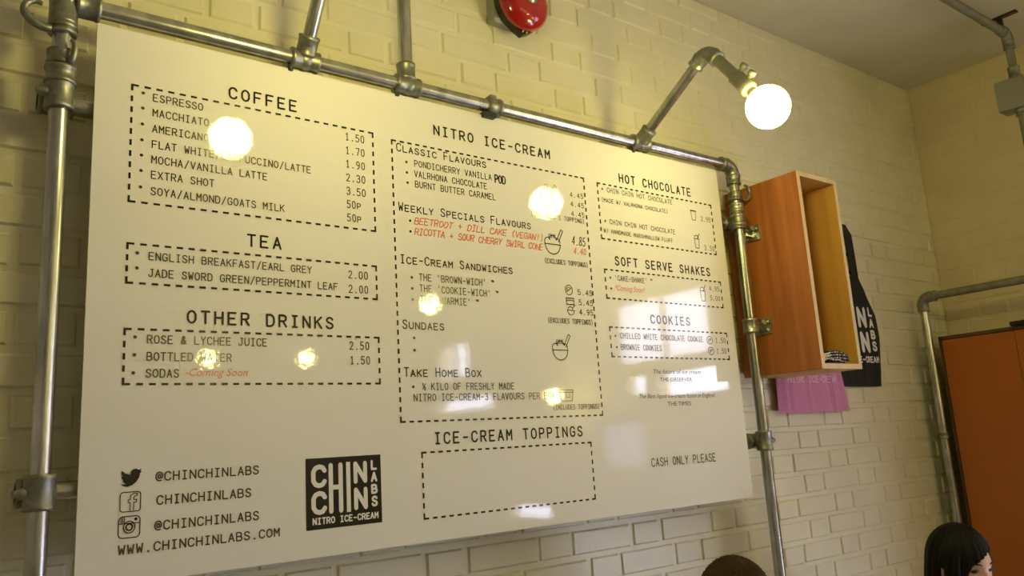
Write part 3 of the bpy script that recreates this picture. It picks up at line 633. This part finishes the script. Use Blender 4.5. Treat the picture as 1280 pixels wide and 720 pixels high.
for v in (.012, .022, .033, .044):
    a, b = P(.016, v*.6 + .011, .012), P(.050, v, .014); L = (b-a).length
    bones.rev(a, b-a, [(0, .0015), (.003, .0032), (L*.4, .0024), (L*.8, .0026), (L-.003, .0032), (L, .0015)], 8)
cuff = MB().rev(P(.001, .0275, .0), (1, -.12, 0), [(0, .015), (.002, .0175), (.024, .0180), (.026, .015)], 18)
obj('glove_hand', palm, BAGBLACK, gl); obj('finger_bones', bones, COTWHITE, gl); obj('cuff', cuff, PLY, gl)

# ------------------------------------------------------------------ tote bags on the wall
def tote(name_label, prof, cx, y0, strap, m, lining, ink, logo_at, folds, strap_top):
    """prof: list of (z, left x, right x)"""
    rt = root('tote_bag', (cx, YB, prof[0][0]), name_label, 'bag', 'cotton tote bags hung on the painted brick wall')
    zs = [p[0] for p in prof]
    def at(z):
        for (a, la, ra), (b, lb, rb) in zip(prof, prof[1:]):
            if z <= b + 1e-9:
                t = (z - a)/(b - a); t = t*t*(3-2*t)*.35 + t*.65
                return la + (lb-la)*t, ra + (rb-ra)*t
        return prof[-1][1], prof[-1][2]
    z0, z1 = zs[0], zs[-1]
    def front(i, j):
        z = z0 + (z1-z0)*j; l, r = at(z); x = l + (r-l)*i
        edge = min(1, min(i, 1-i)/.08)
        th = .006*math.sqrt(max(0, edge))
        for c, w, a in folds: th += a*math.exp(-((i - c - .05*(1-j))/w)**2)*edge*(1 - j)**2
        return V((x, y0 - th*min(1, .35 + 4*j), z))
    def back(i, j):
        p = front(i, j); l = min(1, min(i, 1-i)/.08); return V((p.x, y0 + .001 + .004*math.sqrt(max(0, l)), p.z))
    b = MB(); b.grid(front, 48, 40); b.grid(lambda i, j: back(1-i, j), 48, 40)
    for j in (0, 1):
        b.grid(lambda i, k, j=j: front(i, j).lerp(back(i, j), k), 48, 1)
    obj('bag_body', b, m, rt)
    for sx, mm, dy in ((strap, m, -.004), (strap, lining, .009)):
        s = MB()
        (xl0, xl1), (xr0, xr1) = sx
        zt = strap_top; zb = z1 - .06
        path = [((xl0+xl1)/2, zb), ((xl0+xl1)/2 + .004, zb + (zt-zb)*.5), ((xl0+xl1)/2 + .008, zt - .02), ((xl0+xl1)/2 + .022, zt), ((xr0+xr1)/2 - .022, zt), ((xr0+xr1)/2 - .006, zt - .02), ((xr0+xr1)/2 - .002, zt - (zt-zb)*.5), ((xr0+xr1)/2, zb)]
        hw = (xr1-xr0)/2*(1.0 if dy < 0 else .9)
        for i in range(len(path)-1):
            pass
        vs = []; fs = []
        off = 0 if dy < 0 else -.014
        for i, p in enumerate(path):
            t = V((path[min(i+1, 7)][0]-path[max(i-1, 0)][0], path[min(i+1, 7)][1]-path[max(i-1, 0)][1])).normalized(); n = V((-t.y, t.x))
            inward = off if i > 0 else off
            cxm = (xl0 + xr1)/2
            q = V(p); q = V((q.x + (cxm - q.x)*(.22 if dy > 0 else 0), q.y - (.012 if dy > 0 else 0)))
            for w, yy in ((hw, 0), (-hw, 0), (-hw, .003), (hw, .003)):
                vs.append((q.x + n.x*w, y0 + dy + yy, q.y + n.y*w))
        for i in range(7):
            for k in range(4): fs.append((i*4+k, i*4+(k+1) % 4, (i+1)*4+(k+1) % 4, (i+1)*4+k))
        fs += [(0, 1, 2, 3), (31, 30, 29, 28)]
        s.add(vs, fs); obj('strap', s, mm, rt)
    lx, lz, lw, lh = logo_at
    def place(u, z):
        l, r = at(z); i = min(.999, max(.001, (u - l)/(r - l))); j = min(1, max(0, (z - z0)/(z1 - z0)))
        p = front(i, j); return (u, p.y - .0012, z)
    logo(place, lx, lz, lw, lh, None, ink, rt, 'printed_logo')
    # peg it hangs from
    obj('strap_loop', MB().cyl(((strap[0][1]+strap[1][0])/2 - .01, y0 + .002, strap_top - .012), ((strap[0][1]+strap[1][0])/2 + .012, y0 + .002, strap_top - .012), .006, 10), m, rt)
    return rt
bag_prof = [(1.632, 2.525, 2.868), (1.70, 2.518, 2.884), (1.832, 2.506, 2.908), (1.912, 2.512, 2.902), (2.007, 2.562, 2.850), (2.070, 2.606, 2.812)]
tote('black tote bag with white lettering hanging on the wall right of the box shelf', bag_prof, 2.70, .114, ((2.615, 2.665), (2.758, 2.808)), BAGBLACK, BAGLINING, COTWHITE,
     (2.538, 1.969, .342, .262), [(.3, .05, .006), (.62, .04, .005), (.86, .05, .006)], 2.262)
pink_prof = [(1.541, 2.150, 2.591), (1.60, 2.153, 2.580), (1.686, 2.158, 2.566), (1.78, 2.172, 2.552), (1.88, 2.225, 2.500), (1.94, 2.265, 2.460)]
tote('pink tote bag with pale lettering hanging behind and below the box shelf', pink_prof, 2.37, .0985, ((2.270, 2.305), (2.420, 2.455)), BAGPINK, BAGPINK, BAGINK,
     (2.195, 1.883, .336, .255), [(.12, .025, -.012), (.36, .012, -.011), (.385, .012, .008), (.55, .10, .008), (.70, .015, -.010), (.74, .02, .014), (.88, .03, -.016), (.05, .02, .010)], 2.12)

# ------------------------------------------------------------------ orange cupboard with pipe rail in front
KX0, KY1, KZ = 3.228, .030, 1.828
cup = root('orange_cupboard', (KX0, KY1, 0), 'tall orange cupboard with plain flat doors behind the pipe stand in the far corner', 'cupboard')
obj('carcass', MB().bbox((KX0 + .020, -.842, 0.0), (XR - .01, KY1, KZ), .003), EDGEBROWN, cup)
for k in range(3):
    ya = KY1 - .010 - k*.282; yb = ya - .280
    obj('door', MB().bbox((KX0, yb, .06), (KX0 + .018, ya, KZ - .014), .0015), ORANGE, cup)
m = MB(); m.bbox((KX0 - .002, KY1 - .008, 0), (KX0 + .022, KY1 + .002, KZ), .001); m.bbox((KX0 - .002, -.845, KZ - .012), (KX0 + .022, KY1 + .002, KZ + .002), .001)
obj('edge_trim', m, EDGEBROWN, cup)
tr = MB()
tr.rev((3.235, 0, 0), (1, 0, 0), [(0, 0.001), (0, .001)], 3)
tr = MB(); ty0, ty1 = -.50, -.258
tr.bbox((3.205, ty0, KZ + .002), (3.46, ty1, KZ + .008), .002)
for a, b in (((3.205, ty0), (3.213, ty1)), ((3.452, ty0), (3.46, ty1)), ((3.213, ty0), (3.452, ty0 + .008)), ((3.213, ty1 - .008), (3.452, ty1))):
    tr.bbox((a[0], a[1], KZ + .006), (b[0], b[1], KZ + .020), .002)
obj('tray', tr, BLACK, None, (3.33, -.38, KZ + .002), 'shallow black tray lying on top of the orange cupboard', 'tray')
st = root('pipe_stand', (3.2, .06, 0), 'thin pipe stand with an elbow corner in front of the orange cupboard', 'pipe stand')
SX, SY, SZ = 3.2, .060, 2.001
obj('post', MB().cyl((SX, SY, 0.01), (SX, SY, SZ - .03), .0165, 20), GALV, st)
obj('post', MB().cyl((SX, -.98, 0.01), (SX, -.98, SZ - .03), .0165, 20), GALV, st)
obj('rail', MB().cyl((SX, SY - .03, SZ), (SX, -.95, SZ), .0165, 20), PIPEGREY, st)
for y, sg in ((SY, 1), (-.98, -1)):
    m = MB(); R_ = .032; pts = []
    for k in range(9):
        a = math.radians(90*k/8); pts.append((SX, y - sg*R_ + sg*R_*math.sin(a), SZ - R_ + R_*math.cos(a)))
    m.path(pts, .022, 18); m.collar((SX, y - sg*.060, SZ), (SX, y - sg*.028, SZ), .022); m.collar((SX, y, SZ - .062), (SX, y, SZ - .030), .022)
    obj('elbow', m, CAST, st)
    obj('floor_socket', MB().rev((SX, y, 0), (0, 0, 1), [(0, .0235), (.05, .0235), (.052, .019)], 20), CAST, st)
m = MB(); m.collar((SX, SY, 1.41), (SX, SY, 1.436), .019); obj('post_collar', m, CAST, st)

# ceiling conduit with junction box
cp = root('conduit_pipe', (3.2, -.441, 2.02), 'grey conduit pipe running under the ceiling and dropping through a square junction box', 'pipe')
QY, QZ = -.441, 2.988
obj('horizontal_run', MB().cyl((.9, QY, QZ), (SX - .03, QY, QZ), .0165, 18), PIPEGREY, cp)
obj('drop', MB().cyl((SX, QY, SZ + .016), (SX, QY, QZ - .03), .0150, 18), PIPEGREY, cp)
m = MB(); pts = []
for k in range(9):
    a = math.radians(90*k/8); pts.append((SX - .03 + .03*math.sin(a), QY, QZ - .03 + .03*math.cos(a)))
m.path(pts, .0205, 16); m.collar((SX, QY, QZ - .066), (SX, QY, QZ - .03), .020); m.collar((SX - .06, QY, QZ), (SX - .03, QY, QZ), .020)
obj('elbow', m, CAST, cp)
obj('junction_box', MB().bbox((SX - .030, -.478, 2.668), (SX + .045, -.372, 2.795), .004), BOXGREY, cp)
for z in (2.797, 2.640):
    m = MB(); m.collar((SX, QY, z), (SX, QY, z + .028 + (.02 if z > 2.7 else 0)), .0205); obj('coupling', m, CAST, cp)
for x in (SX - .045, 1.4):
    m = MB(); m.bbox((x - .012, QY - .065, ZC - .008), (x + .012, QY + .065, ZC), .001); m.bbox((x - .010, QY - .008, QZ + .012), (x + .010, QY + .008, ZC - .004), .001); m.collar((x - .012, QY, QZ), (x + .012, QY, QZ), .0195)
    obj('ceiling_bracket', m, DARKMETAL, cp)
m = MB(); m.collar((SX, QY - .03, SZ), (SX, QY + .03, SZ), .0205); m.collar((SX, QY, SZ + .012), (SX, QY, SZ + .05), .0195); obj('tee', m, CAST, cp)

# ------------------------------------------------------------------ bench and the two seated people
bn = root('bench', (1.85, -.28, 0), 'long wooden bench along the painted brick wall under the two people', 'bench')
obj('seat', MB().bbox((.95, -.50, .415), (2.75, -.06, .45), .004), BENCHWOOD, bn)
for x in (1.0, 2.70):
    for y in (-.47, -.12): obj('leg', MB().bbox((x - .025, y - .025, 0), (x + .025, y + .025, .415), .003), BENCHWOOD, bn)

def skin_mesh(joints, edges, radii, rootname, sub=2):
    names = list(joints); me = bpy.data.meshes.new('skin')
    me.from_pydata([tuple(joints[n]) for n in names], [(names.index(a), names.index(b)) for a, b in edges], [])
    o = bpy.data.objects.new('skin', me); link(o)
    mo = o.modifiers.new('s', 'SKIN'); mo.use_smooth_shade = True
    sv = me.skin_vertices[0].data
    for i, n in enumerate(names):
        r = radii[n]; sv[i].radius = r if isinstance(r, tuple) else (r, r); sv[i].use_root = (n == rootname)
    if sub: o.modifiers.new('d', 'SUBSURF').levels = sub
    out = bpy.data.meshes.new_from_object(o.evaluated_get(bpy.context.evaluated_depsgraph_get()))
    mb = MB(); mb.add([v.co.copy() for v in out.vertices], [tuple(p.vertices) for p in out.polygons], True)
    bpy.data.objects.remove(o); bpy.data.meshes.remove(me); bpy.data.meshes.remove(out)
    return mb
def g(x, s): return math.exp(-(x/s)**2)
def head_point(d):
    """d: unit direction, face looks along -y; returns a point of the head"""
    x, y, z = d
    rx, ry, rz = .0745, .094, .113
    k = 1/math.sqrt((x/rx)**2 + (y/ry)**2 + (z/rz)**2); p = V((x*k, y*k, z*k))
    f = max(0, -p.y/.094)
    if p.z < 0:
        t = min(1, -p.z/.113); p.x *= 1 - .30*t**1.6; 
        if p.y > 0: p.y *= 1 - .28*t
    if f > .2:
        p.y += .0045*g(p.z - .026, .012)*0 - .0050*g(p.z - .022, .010)*(f-.2)
        for s in (-1, 1):
            p.y += .0085*g(p.x - s*.030, .016)*g(p.z - .001, .012)
            p.y -= .0045*g(p.x - s*.040, .018)*g(p.z + .034, .020)
        w = .0085 + .004*g(p.z + .036, .012)
        p.y -= (.019*g(p.z + .035, .013) + .011*g(p.z + .016, .018))*g(p.x, w)
        for s in (-1, 1): p.y -= .006*g(p.x - s*.0115, .006)*g(p.z + .040, .008)
        p.y -= .0055*g(p.x, .020)*(g(p.z + .064, .006) + g(p.z + .076, .006)) - .0025*g(p.x, .018)*g(p.z + .0705, .003)
        p.y -= .008*g(p.x, .020)*g(p.z + .098, .014)
    return p
def head_mesh():
    mb = MB(); n, m_ = 96, 80
    def fn(i, j):
        th = PI*(j*.998 + .001); ph = 2*PI*i
        return head_point((math.sin(th)*math.sin(ph), -math.sin(th)*math.cos(ph)*-1*-1, math.cos(th)))
    mb.grid(fn, n, m_)
    for s in (-1, 1):
        mb.ball((s*.073, .008, -.012), (.008, .018, .031), 14, 10)
        mb.ball((s*.077, .010, .004), (.007, .015, .014), 12, 8)
    return mb
def xform(mb, Mx):
    r = MB(); r.v = [Mx @ p for p in mb.v]; r.f = [list(q) for q in mb.f]; r.sm = list(mb.sm); return r
def remeshed(mb, voxel):
    me = bpy.data.meshes.new('r'); me.from_pydata([tuple(p) for p in mb.v], [], mb.f)
    o = bpy.data.objects.new('r', me); link(o); q = o.modifiers.new('r', 'REMESH'); q.mode = 'VOXEL'; q.voxel_size = voxel
    out = bpy.data.meshes.new_from_object(o.evaluated_get(bpy.context.evaluated_depsgraph_get()))
    r = MB(); r.add([v.co.copy() for v in out.vertices], [tuple(p.vertices) for p in out.polygons], True)
    bpy.data.objects.remove(o); bpy.data.meshes.remove(me); bpy.data.meshes.remove(out)
    return r

def person(px, hip_y, head, yaw, pitch, roll, scale, label, hair_fn, hair_mat, top_mat, leg_mat, hair_label):
    rt = root('person', (px, hip_y - .2, 0), label, 'person')
    H = V(head); J = {}; Rd = {}; E = []
    def add(n, p, r, par=None):
        J[n] = V(p); Rd[n] = r
        if par: E.append((par, n))
    neck = V((px + (H.x-px)*.8, hip_y + (H.y + .02 - hip_y)*.75, H.z - .135)); chest = V((px, hip_y + (neck.y-hip_y)*.55, neck.z - .20))
    add('pelvis', (px, hip_y, .565), (.135, .100)); add('waist', (px, hip_y - .005, .66), (.115, .090), 'pelvis'); add('chest', chest, (.130, .095), 'waist')
    add('collar', neck + V((0, .012, -.055)), (.075, .065), 'chest'); add('neck', neck, .048, 'collar'); add('skull', H + V((0, .012, -.03)), .050, 'neck')
    for s, n in ((-1, 'l'), (1, 'r')):
        sh = neck + V((s*.155, .015, -.085))
        add('sh'+n, sh, .052, 'collar'); el = V((px + s*.215, hip_y - .13, .665)); add('el'+n, el, .038, 'sh'+n)
        wr = V((px + s*.105, hip_y - .335, .635)); add('wr'+n, wr, (.026, .022), 'el'+n); pa = wr + (wr - el).normalized()*.055 + V((0, 0, -.004)); add('pa'+n, pa, (.036, .014), 'wr'+n)
        dr = (wr - el).normalized(); sd = dr.cross(V((0, 0, 1))).normalized()
        kn = pa + dr*.035
        for q, (o_, L) in enumerate(((-.027, .058), (-.009, .070), (.009, .066), (.027, .052))):
            add('f%d' % q + n, kn + sd*o_, .0095, 'pa'+n); add('g%d' % q + n, kn + sd*o_*1.05 + dr*L*.55 + V((0, 0, -.006)), .0082, 'f%d' % q + n); add('h%d' % q + n, kn + sd*o_*1.05 + dr*L + V((0, 0, -.020)), .0070, 'g%d' % q + n)
        inn = -s
        tp = pa + V((inn*.034, 0, 0)) - dr*.02; add('t0'+n, tp, .0105, 'wr'+n); add('t1'+n, tp + dr*.036 + V((inn*.016, 0, -.006)), .0085, 't0'+n)
        hp = V((px + s*.085, hip_y - .04, .545)); add('hp'+n, hp, .080, 'pelvis'); kk = V((px + s*.105, hip_y - .43, .525)); add('kn'+n, kk, .058, 'hp'+n)
        an = V((px + s*.105, hip_y - .40, .095)); add('ca'+n, kk.lerp(an, .35) + V((0, .015, 0)), .053, 'kn'+n); add('an'+n, an, .036, 'ca'+n); add('to'+n, an + V((s*.01, -.15, -.058)), (.040, .026), 'an'+n)
    body = skin_mesh(J, E, Rd, 'pelvis')
    Rm = Matrix.Rotation(yaw, 4, 'Z') @ Matrix.Rotation(pitch, 4, 'X') @ Matrix.Rotation(roll, 4, 'Y')
    HM = Matrix.Translation(H) @ Rm @ Matrix.Diagonal((scale, scale, scale, 1))
    hm = xform(head_mesh(), HM)
    whole = MB(); whole.add(body.v, body.f, True); whole.add(hm.v, hm.f, True)
    obj('body', remeshed(whole, .0032), SKIN, rt)
    # clothes
    up = ['pelvis', 'waist', 'chest', 'collar', 'shl', 'shr', 'ell', 'elr', 'wrl', 'wrr']
    Jt = {n: J[n].copy() for n in up}; Jt['wrl'] = J['ell'].lerp(J['wrl'], .9); Jt['wrr'] = J['elr'].lerp(J['wrr'], .9)
    grow = lambda r, a: tuple(q + a for q in r) if isinstance(r, tuple) else r + a
    obj('top', skin_mesh(Jt, [e_ for e_ in E if e_[0] in up and e_[1] in up], {n: grow(Rd[n], .028 if n in ('waist', 'pelvis') else .015) for n in up}, 'pelvis'), top_mat, rt)
    lo = ['pelvis', 'waist', 'hpl', 'hpr', 'knl', 'knr', 'cal', 'car', 'anl', 'anr']
    obj('trousers', skin_mesh({n: J[n] for n in lo}, [e_ for e_ in E if e_[0] in lo and e_[1] in lo], {n: grow(Rd[n], .004 if n == 'waist' else .012) for n in lo}, 'pelvis'), leg_mat, rt)
    for n in ('l', 'r'):
        a = J['an'+n]; t = J['to'+n]
        sm_ = MB(); sm_.path([a + V((0, .035, -.045)), a + V((0, .01, -.040)), a.lerp(t, .55) + V((0, 0, -.012)), t + V((0, -.02, .004)), t + V((0, -.05, .0))], [.034, .046, .043, .042, .020], 16)
        for v in sm_.v: v.z = max(v.z, .002)
        obj('shoe', sm_, SHOE, rt)
    obj('hair', xform(hair_fn(), HM), hair_mat, rt, label=hair_label)
    for s in (-1, 1):
        eb = MB(); eb.ball((s*.030, -.0800, .0005), (.0135, .006, .0040), 16, 10); ey = obj('eye', xform(eb, HM), EYE, rt)
        lid = MB(); lid.path([(s*.016, -.0855, .0015), (s*.023, -.0875, .0062), (s*.031, -.0865, .0075), (s*.040, -.0815, .0055), (s*.046, -.0760, .0015)], [.0008, .0014, .0016, .0014, .0006], 8); obj('eyelash_line', xform(lid, HM), EYE, rt)
        br = MB(); br.path([(s*.014, -.0935, .021), (s*.026, -.0915, .0255), (s*.038, -.0845, .0255), (s*.048, -.0745, .021)], [.0012, .0022, .0020, .0008], 8); obj('eyebrow', xform(br, HM), hair_mat, rt)
    lp = MB(); lp.ball((0, -.0945, -.0640), (.0205, .0055, .0042), 18, 8); lp.ball((0, -.0945, -.0755), (.0185, .0060, .0052), 18, 8); obj('lips', xform(lp, HM), LIPS, rt)
    return rt

def bob_hair():
    """chin-length bob: shell over the skull, curtain sides, parted fringe"""
    mb = MB()
    def outer(i, j, th):
        a = 2*PI*i                                       # azimuth, 0 = face front (-y), positive towards +x
        aa = math.atan2(math.sin(a), math.cos(a))
        # lower edge of the hair at this azimuth
        open_ = 1/(1 + math.exp((abs(aa - .22) - .92)/.06))
        part = .066 - .052*min(1, max(0, .30 - aa)/.85)**1.0 - .012*max(0, aa - .30)
        zend = part*open_ + (-.175)*(1 - open_)
        slot = g(aa + 1.42, .10)
        if slot > .4: zend = max(zend, -.002 - .01*(1 - slot))
        strands = .0022*math.sin(a*34 + 2*math.sin(a*7)) + .0015*math.sin(a*71)
        ztop = .113 + th
        cosA, sinA = -math.cos(a), math.sin(a)
        rx, ry = .0745 + th, .094 + th
        eq = 1/math.sqrt((sinA/rx)**2 + (cosA/ry)**2)
        # path length param: dome from top to equator then straight down
        s = j
        zd = ztop*math.cos(min(1, s/.5)*PI/2) if s < .5 else 0 - (s-.5)/.5*.175
        if s < .5: r = eq*math.sin(s/.5*PI/2)
        else: r = eq*(1 + .03*math.sin((s-.5)*2*PI))
        if zd < zend:
            f_ = zend; zd = f_
            q = max(0, min(1, f_/ztop)); r = eq*math.sqrt(max(0, 1 - q*q)) if f_ > 0 else eq*(1 + .03*math.sin(-f_/.175*PI))
        r += strands*min(1, s*3)
        return V((sinA*r, cosA*r + .004, zd + .002))
    nu, nv = 150, 46
    mb.grid(lambda i, j: outer(i, j, .013), nu, nv)
    mb.grid(lambda i, j: outer(1-i, j, .002), nu, nv)
    mb.grid(lambda i, k: outer(i, 1, .013).lerp(outer(i, 1, .002), k), nu, 1)
    # a loose lock in front of each ear
    for s in (-1,):
        mb.path([(s*.058, -.052, .075), (s*.072, -.056, .040), (s*.0765, -.058, .0), (s*.076, -.058, -.05), (s*.072, -.060, -.11), (s*.070, -.062, -.165)], [.006, .010, .011, .010, .008, .003], 10)
    return mb
def short_hair():
    mb = MB()
    def sh(i, j, th):
        a = 2*PI*i; aa = math.atan2(math.sin(a), math.cos(a))
        zend = -.045 + .095/(1 + math.exp((abs(aa) - .95)/.12))
        tmin = math.acos(max(-1, min(1, zend/(.113+th)))); t = tmin*j
        p = head_point((math.sin(t)*math.sin(a), -math.sin(t)*math.cos(a), math.cos(t)))
        n = p.normalized()
        return p + n*(th + .0018*math.sin(a*29 + 3*math.sin(t*9))*min(1, j*3) + .0012*math.sin(t*60 + a*13))
    nu, nv = 120, 36
    mb.grid(lambda i, j: sh(i, j, .012), nu, nv); mb.grid(lambda i, j: sh(1-i, j, .001), nu, nv)
    mb.grid(lambda i, k: sh(i, 1, .012).lerp(sh(i, 1, .001), k), nu, 1)
    return mb
person(2.280, -.21, (2.281, -.366, 1.066), math.radians(-19), math.radians(9), 0, .93,
       'dark haired person with a chin-length bob sitting by the orange cupboard, face turned right', bob_hair, HAIRBLACK, CLOTHDARK, DENIM, 'straight black bob')
person(1.414, -.15, (1.414, -.227, 1.068), math.radians(-5), math.radians(14), 0, .98,
       'person with short brown hair sitting under the right end of the menu board', short_hair, HAIRBROWN, CLOTHGREY, DENIM, 'short brown hair')
